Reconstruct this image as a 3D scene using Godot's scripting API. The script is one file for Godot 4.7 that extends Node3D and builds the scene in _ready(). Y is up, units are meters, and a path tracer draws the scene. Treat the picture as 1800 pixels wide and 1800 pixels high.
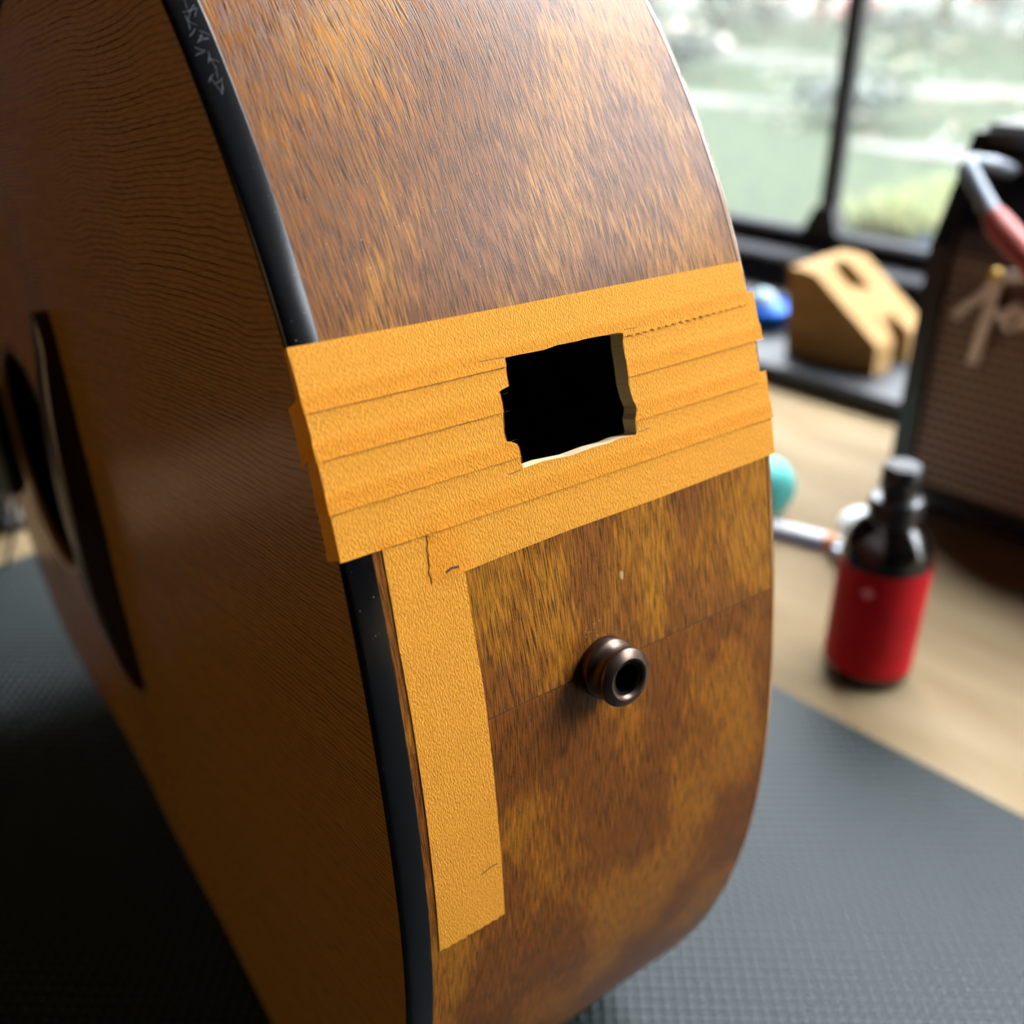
extends Node3D

# ---------------------------------------------------------------- frames
# Guitar frame (metres): x = depth from soundboard to back, y = up the body's width, z = -length towards the neck; origin at the end seam on the soundboard edge.
const GX := Vector3(0.809644, 0.0, -0.586922)
const GY := Vector3(-0.090803, 0.98796, -0.12526)
const GZ := Vector3(0.579855, 0.15471, 0.799896)
const EYE := 0.352
const GO := Vector3(-0.02729, 0.205693, -0.162038)
# Bench frame: a runs along the bench away to the left, b runs towards the window wall.
const E1 := Vector3(-0.689406, 0.0, -0.724376)
const E2 := Vector3(0.724376, 0.0, -0.689406)
const DEEP := 122.0      # body depth, mm
const BIND := 6.65       # binding height on the side, mm
const BELOW := -0.9      # workshop floor
const WALL_B := 1.07     # inner face of the window wall

var names := {}
var rng := RandomNumberGenerator.new()
var M := {}
# outline of the guitar body by arc length from the end seam (mm): position (u, l) in mm
var arc_s := PackedFloat32Array()
var arc_p := PackedVector2Array()
var arc_max := 0.0


func bench_at(a: float, b: float, y: float) -> Vector3:
	return E1 * a + E2 * b + Vector3(0, y, 0)


func bench_frame(a: float, b: float, y: float) -> Transform3D:
	return Transform3D(Basis(-E1, Vector3.UP, -E2), bench_at(a, b, y))


# ---------------------------------------------------------------- naming and tagging
func numbered(called: String) -> String:
	var k: int = names.get(called, 0)
	names[called] = k + 1
	return called if k == 0 else "%s_%03d" % [called, k]


func tag(o: Node3D, label: String, category := "", group := "", kind := "") -> void:
	if label: o.set_meta("label", label)
	if category: o.set_meta("category", category)
	if group: o.set_meta("group", group)
	if kind: o.set_meta("kind", kind)


func thing(called: String, label: String, category: String, at: Transform3D, group := "") -> Node3D:
	var o := Node3D.new()
	o.name = numbered(called)
	add_child(o, true)
	o.transform = at
	tag(o, label, category, group)
	return o


func part(called: String, mesh: Mesh, mat: Material, parent: Node3D, at := Transform3D()) -> MeshInstance3D:
	var o := MeshInstance3D.new()
	o.name = called if parent != self else numbered(called)
	o.mesh = mesh
	o.material_override = mat
	o.transform = at
	parent.add_child(o, true)
	return o


func structure(called: String, mesh: Mesh, mat: Material, label: String, at := Transform3D()) -> MeshInstance3D:
	var o := part(called, mesh, mat, self, at)
	tag(o, label, "", "", "structure")
	return o


# ---------------------------------------------------------------- mesh helpers
func begin() -> SurfaceTool:
	var st := SurfaceTool.new()
	st.begin(Mesh.PRIMITIVE_TRIANGLES)
	st.set_smooth_group(-1)
	return st


func finish(st: SurfaceTool) -> ArrayMesh:
	st.generate_normals()
	return st.commit()


# corners counter-clockwise seen from outside
func quad(st: SurfaceTool, a: Vector3, b: Vector3, c: Vector3, d: Vector3, size := 1.0) -> void:
	var w := (b - a).length() * size
	var h := (d - a).length() * size
	var uv := [Vector2(0, 0), Vector2(w, 0), Vector2(w, h), Vector2(0, h)]
	var p := [a, b, c, d]
	for k in [0, 2, 1, 0, 3, 2]:
		st.set_uv(uv[k])
		st.add_vertex(p[k])


func add_box(st: SurfaceTool, lo: Vector3, hi: Vector3, bevel := 0.0) -> void:
	# box with chamfered edges
	var e := minf(bevel, 0.49 * minf(hi.x - lo.x, minf(hi.y - lo.y, hi.z - lo.z)))
	var c := func(x: int, y: int, z: int, ax: int) -> Vector3:
		var v := Vector3(hi.x if x > 0 else lo.x, hi.y if y > 0 else lo.y, hi.z if z > 0 else lo.z)
		if ax != 0: v.x -= e * x
		if ax != 1: v.y -= e * y
		if ax != 2: v.z -= e * z
		return v
	for s in [-1, 1]:
		var f := [[c.call(s, -1, -1, 0), c.call(s, 1, -1, 0), c.call(s, 1, 1, 0), c.call(s, -1, 1, 0)],
			[c.call(-1, s, -1, 1), c.call(-1, s, 1, 1), c.call(1, s, 1, 1), c.call(1, s, -1, 1)],
			[c.call(-1, -1, s, 2), c.call(1, -1, s, 2), c.call(1, 1, s, 2), c.call(-1, 1, s, 2)]]
		for q in f:
			if s > 0: quad(st, q[0], q[1], q[2], q[3])
			else: quad(st, q[3], q[2], q[1], q[0])
	if e <= 0.0: return
	for s in [-1, 1]:
		for t in [-1, 1]:
			var edge := [[c.call(s, t, -1, 0), c.call(s, t, 1, 0), c.call(s, t, 1, 1), c.call(s, t, -1, 1)],
				[c.call(-1, s, t, 1), c.call(1, s, t, 1), c.call(1, s, t, 2), c.call(-1, s, t, 2)],
				[c.call(t, -1, s, 2), c.call(t, 1, s, 2), c.call(t, 1, s, 0), c.call(t, -1, s, 0)]]
			for q in edge:
				if s * t < 0: quad(st, q[0], q[1], q[2], q[3])
				else: quad(st, q[3], q[2], q[1], q[0])
			for r in [-1, 1]:
				var k := [c.call(s, t, r, 0), c.call(s, t, r, 1), c.call(s, t, r, 2)]
				if s * t * r > 0: k.reverse()
				for v in k: st.add_vertex(v)


func box(lo: Vector3, hi: Vector3, bevel := 0.0) -> ArrayMesh:
	var st := begin()
	add_box(st, lo, hi, bevel)
	return finish(st)


# profile of (radius, height) from bottom to top, turned about y
func add_lathe(st: SurfaceTool, prof: Array, n := 32, at := Transform3D(), smooth := true) -> void:
	var g := 1
	for i in prof.size() - 1:
		var p: Vector2 = prof[i]
		var q: Vector2 = prof[i + 1]
		if smooth and i > 0:
			var before: Vector2 = (p - prof[i - 1]).normalized()
			if before.dot((q - p).normalized()) < 0.75: g += 1
		elif not smooth: g += 1
		st.set_smooth_group(g)
		for k in n:
			var f := TAU * k / n
			var h := TAU * ((k + 1) % n) / n
			var v := [at * Vector3(p.x * cos(f), p.y, -p.x * sin(f)), at * Vector3(p.x * cos(h), p.y, -p.x * sin(h)), at * Vector3(q.x * cos(h), q.y, -q.x * sin(h)), at * Vector3(q.x * cos(f), q.y, -q.x * sin(f))]
			var uv := [Vector2(float(k) / n, p.y), Vector2(float(k + 1) / n, p.y), Vector2(float(k + 1) / n, q.y), Vector2(float(k) / n, q.y)]
			if p.x > 1e-7:
				for j in [0, 2, 1]:
					st.set_uv(uv[j]); st.add_vertex(v[j])
			if q.x > 1e-7:
				for j in [0, 3, 2]:
					st.set_uv(uv[j]); st.add_vertex(v[j])


func lathe(prof: Array, n := 32, at := Transform3D()) -> ArrayMesh:
	var st := begin()
	add_lathe(st, prof, n, at)
	return finish(st)


# round tube along points with a radius each
func add_tube(st: SurfaceTool, pts: Array, radii: Array, n := 10) -> void:
	st.set_smooth_group(1)
	var rings := []
	var side := Vector3.UP
	for i in pts.size():
		var t: Vector3 = (pts[mini(i + 1, pts.size() - 1)] - pts[maxi(i - 1, 0)]).normalized()
		side = (side - t * side.dot(t))
		if side.length() < 0.05: side = t.cross(Vector3.RIGHT) if absf(t.x) < 0.9 else t.cross(Vector3.FORWARD)
		side = side.normalized()
		var other := t.cross(side)
		var r: float = radii[mini(i, radii.size() - 1)]
		var ring := []
		for k in n: ring.append(pts[i] + (side * cos(TAU * k / n) + other * sin(TAU * k / n)) * r)
		rings.append(ring)
	for i in pts.size() - 1:
		for k in n:
			var m := (k + 1) % n
			for v in [rings[i][k], rings[i + 1][m], rings[i][m], rings[i][k], rings[i + 1][k], rings[i + 1][m]]:
				st.add_vertex(v)
	st.set_smooth_group(-1)
	for k in n:
		var m := (k + 1) % n
		for v in [pts[0], rings[0][k], rings[0][m]]: st.add_vertex(v)
		for v in [pts[-1], rings[-1][m], rings[-1][k]]: st.add_vertex(v)


func tube(pts: Array, radii: Array, n := 10) -> ArrayMesh:
	var st := begin()
	add_tube(st, pts, radii, n)
	return finish(st)


# polygon (counter-clockwise in x, y) pushed from z0 to z1 (z1 > z0)
func add_prism(st: SurfaceTool, poly: PackedVector2Array, z0: float, z1: float) -> void:
	var p := poly
	if Geometry2D.is_polygon_clockwise(p):
		p = p.duplicate()
		p.reverse()
	var tri := Geometry2D.triangulate_polygon(p)
	for i in range(0, tri.size(), 3):
		var a := p[tri[i]]
		var b := p[tri[i + 1]]
		var c := p[tri[i + 2]]
		if (b - a).cross(c - a) < 0:
			var t := b
			b = c
			c = t
		for v in [a, c, b]:
			st.set_uv(v)
			st.add_vertex(Vector3(v.x, v.y, z1))
		for v in [a, b, c]:
			st.set_uv(v)
			st.add_vertex(Vector3(v.x, v.y, z0))
	for i in p.size():
		var a := p[i]
		var b := p[(i + 1) % p.size()]
		quad(st, Vector3(a.x, a.y, z0), Vector3(b.x, b.y, z0), Vector3(b.x, b.y, z1), Vector3(a.x, a.y, z1))


# ---------------------------------------------------------------- materials and textures
func mat(hex: String, rough := 0.6, metal := 0.0, spec := 0.5) -> StandardMaterial3D:
	var m := StandardMaterial3D.new()
	m.albedo_color = Color(hex)
	m.roughness = rough
	m.metallic = metal
	m.metallic_specular = spec
	return m


func noise(kind: int, freq: float, seed_: int, octaves := 1) -> FastNoiseLite:
	var n := FastNoiseLite.new()
	n.noise_type = kind as FastNoiseLite.NoiseType
	n.frequency = freq
	n.seed = seed_
	n.fractal_type = FastNoiseLite.FRACTAL_FBM if octaves > 1 else FastNoiseLite.FRACTAL_NONE
	n.fractal_octaves = octaves
	return n


func texture(w: int, h: int, rgb: PackedByteArray) -> ImageTexture:
	return ImageTexture.create_from_image(Image.create_from_data(w, h, false, Image.FORMAT_RGB8, rgb))


func grey(w: int, h: int, l: PackedByteArray) -> ImageTexture:
	return ImageTexture.create_from_image(Image.create_from_data(w, h, false, Image.FORMAT_L8, l))


# figured brown side wood: x = body depth, y = along the side
func side_wood(seed_: int) -> Array:
	var w := 1536
	var h := 1024
	var rgb := PackedByteArray()
	rgb.resize(w * h * 3)
	var hi := PackedByteArray()
	hi.resize(w * h)
	var n1 := noise(FastNoiseLite.TYPE_SIMPLEX_SMOOTH, 1.0, seed_, 3)
	var n2 := noise(FastNoiseLite.TYPE_SIMPLEX, 1.0, seed_ + 5)
	var dark := Color("844f1f")
	var mid := Color("9d621d")
	var light := Color("b07424")
	for y in h:
		var s := float(y) / h * 180.0
		for x in w:
			var d := float(x) / w * 122.0
			d += n2.get_noise_2d(d * 0.02, s * 0.012) * 1.5
			var jag := n2.get_noise_2d(d * 2.6 + 90.0, s * 0.11)
			var fig := n1.get_noise_2d(d * 0.026, s * 0.015) + 0.16 * n2.get_noise_2d(d * 0.7, s * 0.05 + 40.0) + 0.17 * jag
			var p := smoothstep(-0.07, 0.05, fig)
			var fine := n2.get_noise_2d(d * 3.9 + 7.0, s * 0.06) * 0.6 + n2.get_noise_2d(d * 1.9 + 170.0, s * 0.04) * 0.4
			var c := dark.lerp(mid, p).lerp(light, clampf(smoothstep(0.08, 0.26, fig) * 0.8 + fine * 0.2, 0.0, 1.0))
			var pore := smoothstep(0.28, 0.46, n2.get_noise_2d(d * 3.3 + 300.0, s * 0.10))
			var k := (1.0 + 0.13 * fine) * (1.0 - 0.46 * pore)
			var i := (y * w + x)
			rgb[i * 3] = clampi(int(c.r * 255.0 * k), 0, 255)
			rgb[i * 3 + 1] = clampi(int(c.g * 255.0 * k), 0, 255)
			rgb[i * 3 + 2] = clampi(int(c.b * 255.0 * k), 0, 255)
			hi[i] = clampi(int(165.0 + 40.0 * fine - 125.0 * pore), 0, 255)
	return [texture(w, h, rgb), grey(w, h, hi)]


# cedar soundboard: x = along the body, y = across it; dark wavy growth lines
func cedar() -> ImageTexture:
	var w := 1024
	var h := 2048
	var rgb := PackedByteArray()
	rgb.resize(w * h * 3)
	var n1 := noise(FastNoiseLite.TYPE_SIMPLEX_SMOOTH, 1.0, 21, 2)
	var n2 := noise(FastNoiseLite.TYPE_SIMPLEX, 1.0, 22)
	for y in h:
		var u := float(y) / h * 400.0
		var space := n1.get_noise_2d(u * 0.02, 500.0) * 2.4
		for x in w:
			var l := float(x) / w * 430.0
			var near := exp(-pow((l - 24.0) / 16.0, 2.0))
			var wav := n1.get_noise_2d(l * 0.012, u * 0.010) * 1.8 + n2.get_noise_2d(l * 0.03, u * 0.02) * 0.35 + near * (0.5 + 0.8 * n1.get_noise_2d(l * 0.05 + 60.0, u * 0.035))
			var f := fposmod((u + wav) / 1.36 + space, 1.0)
			var line := smoothstep(0.55, 0.94, f) * (1.0 - smoothstep(0.94, 1.0, f))
			var k := 1.0 - 0.34 * line * (0.7 + 0.5 * n2.get_noise_2d(l * 0.01, u * 0.6)) + 0.06 * n2.get_noise_2d(l * 0.12, u * 1.5)
			var i := (y * w + x) * 3
			rgb[i] = clampi(int(142.0 * k), 0, 255)
			rgb[i + 1] = clampi(int(103.0 * k * (1.0 - 0.10 * line)), 0, 255)
			rgb[i + 2] = clampi(int(48.0 * k * (1.0 - 0.15 * line)), 0, 255)
	return texture(w, h, rgb)


func noise_tex(w: int, h: int, n: FastNoiseLite, ramp: Array = []) -> NoiseTexture2D:
	var t := NoiseTexture2D.new()
	t.width = w
	t.height = h
	t.seamless = true
	t.noise = n
	if ramp:
		var g := Gradient.new()
		g.offsets = PackedFloat32Array(range(ramp.size()).map(func(k): return float(k) / (ramp.size() - 1)))
		g.colors = PackedColorArray(ramp.map(func(c): return Color(c)))
		t.color_ramp = g
	return t


# moulded rubber: a lattice of small lozenge-shaped dimples, one repeat
func lattice() -> ImageTexture:
	var n := 128
	var l := PackedByteArray()
	l.resize(n * n)
	for y in n:
		for x in n:
			var best := 9.0
			for c in [Vector2(0, 0), Vector2(1, 0), Vector2(0, 1), Vector2(1, 1), Vector2(0.5, 0.5)]:
				best = minf(best, absf(float(x) / n - c.x) / 0.40 + absf(float(y) / n - c.y) / 0.40)
			l[y * n + x] = int(255.0 * smoothstep(1.15, 0.45, best))
	return grey(n, n, l)


# woven grille cloth: thick horizontal threads crossed by thin ones, one repeat
func weave() -> Array:
	var n := 128
	var l := PackedByteArray()
	l.resize(n * n)
	var rgb := PackedByteArray()
	rgb.resize(n * n * 3)
	for y in n:
		for x in n:
			var row := absf(sin(PI * 2.0 * y / n))
			var col := 0.9 + 0.1 * sin(TAU * (2.0 * x / n + (0.5 if y * 2 / n % 2 == 0 else 0.0)))
			var k := pow(row, 0.7) * col
			l[y * n + x] = int(255.0 * k)
			var c := Color("0c0806").lerp(Color("b0947e"), k)
			rgb[(y * n + x) * 3] = int(c.r * 255.0)
			rgb[(y * n + x) * 3 + 1] = int(c.g * 255.0)
			rgb[(y * n + x) * 3 + 2] = int(c.b * 255.0)
	return [texture(n, n, rgb), grey(n, n, l)]


# printed red label wrapped round the bottle: a pale mark and rows of small dark print
func red_label() -> ImageTexture:
	var im := Image.create(256, 128, false, Image.FORMAT_RGB8)
	im.fill(Color("a20c18"))
	for k in 7:
		im.fill_rect(Rect2i(74 + (k * 13) % 9, 48 + k * 9, 52 - (k * 17) % 14, 3), Color("8a0d14"))
	im.fill_rect(Rect2i(66, 18, 70, 12), Color("a30f18"))
	for y in range(-6, 7):
		for x in range(-6, 7):
			if absi(x) + absi(y) < 7: im.set_pixel(58 + x, 22 + y, Color("d9938c"))
	return ImageTexture.create_from_image(im)


func make_materials() -> void:
	for k in 2:
		var t := side_wood(11 + k * 73)
		var m := mat("f0eeea" if k == 0 else "e2d8ce", 0.34, 0.0, 0.2)
		m.albedo_texture = t[0]
		m.heightmap_enabled = true
		m.heightmap_texture = t[1]
		m.heightmap_scale = 0.008
		m.clearcoat_enabled = true
		m.clearcoat = 0.17
		m.clearcoat_roughness = 0.3
		M["side%d" % k] = m
	M.top = mat("ffffff", 0.24, 0.0, 0.3)
	M.top.albedo_texture = cedar()
	M.binding = mat("09090b", 0.18, 0.0, 0.38)
	M.edge = mat("7d4f22", 0.2)
	M.edge.clearcoat_enabled = true
	M.edge.clearcoat = 0.8
	M.edge.clearcoat_roughness = 0.12
	M.raw = mat("d9c29a", 0.8)
	M.hollow_shade = mat("0f0a07", 0.95)
	M.seam = mat("2a160c", 0.7)
	M.rosewood = mat("2b140d", 0.42)
	M.bone = mat("d8cdb4", 0.5)
	M.bronze = mat("5b4a41", 0.33, 0.92)
	M.socket = mat("15110f", 0.25, 0.9)
	M.ebony = mat("16110f", 0.5)
	M.mahogany = mat("4a2413", 0.3)
	var tape := mat("ffffff", 0.82, 0.0, 0.3)
	tape.vertex_color_use_as_albedo = true
	tape.albedo_texture = noise_tex(512, 512, noise(FastNoiseLite.TYPE_SIMPLEX, 0.03, 5, 4), ["d8cfc2", "ffffff"])
	tape.heightmap_enabled = true
	tape.heightmap_texture = noise_tex(512, 512, noise(FastNoiseLite.TYPE_SIMPLEX, 0.034, 8, 3))
	tape.heightmap_scale = 0.018
	tape.heightmap_scale = 0.016
	M.tape = tape
	M.glue_shadow = mat("8a4d12", 0.8)
	M.graphite = mat("4d3a26", 0.8)
	M.scratch = mat("4c5156", 0.7)
	M.scuff = mat("b08a5c", 0.6)
	M.mat = mat("1f2626", 0.46, 0.0, 0.35)
	M.mat.heightmap_enabled = true
	M.mat.heightmap_texture = lattice()
	M.mat.heightmap_scale = 0.07
	M.mat.uv1_triplanar = true
	M.mat.uv1_scale = Vector3(1, 1, 1) * (1.0 / 0.0066)
	M.ply = mat("e6e6e6", 0.8, 0.0, 0.3)
	M.ply.albedo_texture = noise_tex(512, 512, noise(FastNoiseLite.TYPE_SIMPLEX, 0.012, 3, 4), ["7a6748", "877355", "927f62"])
	M.ply.uv1_triplanar = true
	M.ply.uv1_scale = Vector3(0.6, 0.6, 2.4)
	M.bench_leg = mat("7a5a36", 0.7)
	M.black = mat("101113", 0.45)
	M.tray = mat("1a1b1e", 0.5, 0.0, 0.4)
	M.vinyl = mat("131313", 0.34)
	var wv := weave()
	M.grille = mat("ffffff", 0.8)
	M.grille.albedo_texture = wv[0]
	M.grille.heightmap_enabled = true
	M.grille.heightmap_texture = wv[1]
	M.grille.heightmap_scale = 0.06
	M.grille.uv1_triplanar = true
	M.grille.uv1_scale = Vector3(1, 1, 1) / 0.0136
	M.panel = mat("10131c", 0.4)
	M.strip = mat("4f443e", 0.5)
	M.chrome = mat("d8cdc4", 0.42, 0.85)
	M.brass = mat("c9a55a", 0.3, 1.0)
	M.steel = mat("9aa3ad", 0.3, 1.0)
	M.rodgrey = mat("6a727c", 0.45)
	M.red = mat("96301f", 0.55)
	M.birch = mat("ffffff", 0.85, 0.0, 0.3)
	M.birch.albedo_texture = noise_tex(256, 256, noise(FastNoiseLite.TYPE_SIMPLEX, 0.02, 33, 3), ["80623b", "8c6f46"])
	M.birch.uv1_triplanar = true
	M.birch.uv1_scale = Vector3(3, 14, 3)
	M.teal = mat("4fb9b3", 0.6)
	M.blue = mat("0d5ab8", 0.5, 0.0, 0.3)
	M.white = mat("e6ecee", 0.5)
	M.glassy = mat("d6dbd2", 0.2)
	M.orange = mat("d9812a", 0.45)
	M.penblue = mat("3d74c4", 0.4)
	M.bottle = mat("0c0807", 0.12)
	M.cap = mat("121214", 0.3)
	M.label = mat("ffffff", 0.6, 0.0, 0.25)
	M.label.albedo_texture = red_label()
	M.frame = mat("1d1d1b", 0.55)
	M.sill = mat("1f1f22", 0.8, 0.0, 0.3)
	M.wall = mat("2c231a", 0.85)
	M.navy = mat("10203a", 0.7)
	M.ceiling = mat("57504a", 0.9)
	M.floor = mat("2a221b", 0.8)
	var pane := mat("ffffff", 0.05)
	pane.transparency = BaseMaterial3D.TRANSPARENCY_ALPHA
	pane.albedo_color = Color(1, 1, 1, 0.03)
	M.pane = pane
	M.lawn = mat("ffffff", 0.95, 0.0, 0.2)
	M.lawn.albedo_texture = noise_tex(512, 512, noise(FastNoiseLite.TYPE_SIMPLEX, 0.02, 77, 4), ["161b14", "20261b", "282e1e"])
	M.lawn.uv1_triplanar = true
	M.lawn.uv1_scale = Vector3(0.4, 0.4, 0.4)
	M.grass = mat("8fae3e", 0.9, 0.0, 0.2)
	M.grass.vertex_color_use_as_albedo = true
	M.path = mat("201e11", 0.9)
	M.path_dim = mat("1b1b14", 0.9)
	M.leaf = mat("ffffff", 0.7, 0.0, 0.4)
	M.leaf.vertex_color_use_as_albedo = true
	M.bark = mat("4b4036", 0.9)
	M.toolred = mat("7d1512", 0.4)
	M.cabinet = mat("161a1e", 0.45)
	M.board = mat("3a2a1c", 0.8)


# ---------------------------------------------------------------- the guitar's outline
func make_outline() -> void:
	var key := PackedVector2Array()
	for k in range(0, 15):
		var u := k * 0.01
		key.append(Vector2(u, 1.06358 * u * u + 52.5535 * pow(u, 4) - 851.4 * pow(u, 6)) * 1000.0)
	for p in [[150.0, 41.3], [162.0, 50.5], [174.0, 64.0], [183.0, 83.0], [188.0, 108.0], [183.5, 136.6], [175.7, 155.0], [166.7, 175.0], [157.7, 202.5], [148.0, 233.0], [132.5, 271.0], [121.1, 330.4], [116.1, 371.3], [102.8, 395.6], [80.6, 411.8], [50.0, 422.0], [20.0, 427.0], [0.0, 428.0]]:
		key.append(Vector2(p[0], p[1]))
	var s := 0.0
	arc_s.append(0.0)
	arc_p.append(key[0])
	for i in key.size() - 1:
		var before: Vector2 = key[i - 1] if i > 0 else Vector2(-key[1].x, key[1].y)
		var after: Vector2 = key[i + 2] if i + 2 < key.size() else Vector2(-key[-2].x, key[-2].y)
		for j in 10:
			var p := key[i].cubic_interpolate(key[i + 1], before, after, (j + 1) / 10.0)
			s += p.distance_to(arc_p[-1])
			arc_s.append(s)
			arc_p.append(p)
	arc_max = s


func outline(s: float) -> Vector2:
	var t := clampf(absf(s), 0.0, arc_max)
	var i := clampi(arc_s.bsearch(t), 1, arc_s.size() - 1)
	var f := (t - arc_s[i - 1]) / maxf(arc_s[i] - arc_s[i - 1], 1e-6)
	var p := arc_p[i - 1].lerp(arc_p[i], f)
	return Vector2(p.x * (1.0 if s >= 0 else -1.0), p.y)


func arc_of(u: float) -> float:
	var t := absf(u)
	for i in range(1, arc_p.size()):
		if arc_p[i].x >= t:
			var f := (t - arc_p[i - 1].x) / maxf(arc_p[i].x - arc_p[i - 1].x, 1e-6)
			return lerpf(arc_s[i - 1], arc_s[i], f) * (1.0 if u >= 0 else -1.0)
	return 0.0


func outward(s: float) -> Vector2:
	var t := (outline(minf(s + 1.5, arc_max)) - outline(maxf(s - 1.5, -arc_max))).normalized()
	return Vector2(t.y, -t.x)


# depth d, arc s, height above the skin (all mm) -> point in the guitar frame (m); d < 0 wraps onto the soundboard, d > DEEP onto the back
func skin(d: float, s: float, off: float) -> Vector3:
	var p := outline(s)
	var n := outward(s)
	var x := d
	if d < 0.0:
		p += n * d
		x = -off
		if d > -0.6: p += n * off * (1.0 + d / 0.6)
	elif d > DEEP:
		p += n * (DEEP - d)
		x = DEEP + off
		if d < DEEP + 0.6: p += n * off * (1.0 - (d - DEEP) / 0.6)
	else:
		p += n * off
		if d < 0.6: x = d - off * (1.0 - d / 0.6)
		elif d > DEEP - 0.6: x = d + off * (1.0 - (DEEP - d) / 0.6)
	return Vector3(x, p.x, -p.y) * 0.001


# sheet over the skin: region polygons in (d, s) mm cut into cells; height(d, s) above the skin; a wall of `thick` mm round its rim
func sheet(region: PackedVector2Array, holes: Array, ds: Array, ss: Array, height: Callable, thick: float, tint = null) -> ArrayMesh:
	var st := begin()
	var box_of := Rect2(region[0], Vector2.ZERO)
	for p in region: box_of = box_of.expand(p)
	for i in ds.size() - 1:
		if ds[i + 1] < box_of.position.x or ds[i] > box_of.end.x: continue
		for j in ss.size() - 1:
			if ss[j + 1] < box_of.position.y or ss[j] > box_of.end.y: continue
			var cell := PackedVector2Array([Vector2(ds[i], ss[j]), Vector2(ds[i + 1], ss[j]), Vector2(ds[i + 1], ss[j + 1]), Vector2(ds[i], ss[j + 1])])
			var pieces: Array = Geometry2D.intersect_polygons(cell, region)
			for hole in holes:
				var next := []
				for q in pieces: next.append_array(Geometry2D.clip_polygons(q, hole))
				pieces = next
			var mid := (ds[i] + ds[i + 1]) * 0.5 as float
			st.set_smooth_group(1 if mid < 0 else 2 if mid < DEEP else 3)
			for q in pieces:
				var tri := Geometry2D.triangulate_polygon(q)
				for k in range(0, tri.size(), 3):
					var t := [q[tri[k]], q[tri[k + 1]], q[tri[k + 2]]]
					if (t[1] - t[0]).cross(t[2] - t[0]) > 0: t.reverse()
					for v in t:
						if tint != null: st.set_color(tint.call(v.x, v.y))
						st.set_uv(Vector2(v.x / DEEP, v.y / 180.0))
						st.add_vertex(skin(v.x, v.y, height.call(v.x, v.y)))
	if thick > 0.0:
		for ring in [region] + holes:
			var back: bool = Geometry2D.is_polygon_clockwise(ring) == (ring == region)
			for i in ring.size():
				var a: Vector2 = ring[i]
				var b: Vector2 = ring[(i + 1) % ring.size()]
				var n := maxi(1, int(a.distance_to(b) / 5.0))
				for k in n:
					var p := a.lerp(b, float(k) / n)
					var q := a.lerp(b, float(k + 1) / n)
					if back:
						var t := p
						p = q
						q = t
					if ring == region and holes.any(func(e): return Geometry2D.is_point_in_polygon((p + q) * 0.5, e)): continue
					st.set_smooth_group(-1)
					var hp: float = height.call(p.x, p.y)
					var hq: float = height.call(q.x, q.y)
					var c := [skin(p.x, p.y, hp - thick), skin(q.x, q.y, hq - thick), skin(q.x, q.y, hq), skin(p.x, p.y, hp)]
					for m in [0, 2, 1, 0, 3, 2]:
						if tint != null: st.set_color(Color(0.82, 0.55, 0.22))
						st.set_uv(Vector2(p.x / DEEP, p.y / 180.0))
						st.add_vertex(c[m])
	return finish(st)


func steps(from: float, to: float, size: float, marks: Array = []) -> Array:
	var out := []
	var n := maxi(1, int(ceil((to - from) / size)))
	for k in n + 1: out.append(from + (to - from) * k / n)
	for m in marks:
		if m > from and m < to:
			out.append(m)
	out.sort()
	var kept := [out[0]]
	for v in out:
		if v - kept[-1] > 0.02: kept.append(v)
	return kept


# a profile of (d, off) carried along the outline
func sweep(prof: Array, s0: float, s1: float, size: float) -> ArrayMesh:
	var st := begin()
	st.set_smooth_group(1)
	var along := steps(s0, s1, size)
	for j in along.size() - 1:
		var rows := []
		for s in [along[j], along[j + 1]]:
			var p := outline(s)
			var n := outward(s)
			rows.append(prof.map(func(v): return Vector3(v[0], p.x + n.x * v[1], -p.y - n.y * v[1]) * 0.001))
		for i in prof.size() - 1:
			st.set_smooth_group(i / 2 if prof[i].size() > 2 else 1)
			for v in [rows[0][i], rows[1][i + 1], rows[0][i + 1], rows[0][i], rows[1][i], rows[1][i + 1]]:
				st.add_vertex(v)
	return finish(st)


func belly(u: float, l: float) -> float:
	# rise of the soundboard behind the bridge and its dip in front of it, mm
	var across := exp(-pow(u / 95.0, 2.0))
	var rise := 0.0
	if l < 190.0: rise = 4.6 * pow(sin(PI * 0.5 * clampf((l - 25.0) / 165.0, 0.0, 1.0)), 1.6)
	else: rise = -1.6 + 6.2 * 0.5 * (1.0 + cos(PI * clampf((l - 190.0) / 85.0, 0.0, 1.0)))
	if l > 300.0: rise *= clampf((400.0 - l) / 100.0, 0.0, 1.0)
	return rise * across


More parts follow.
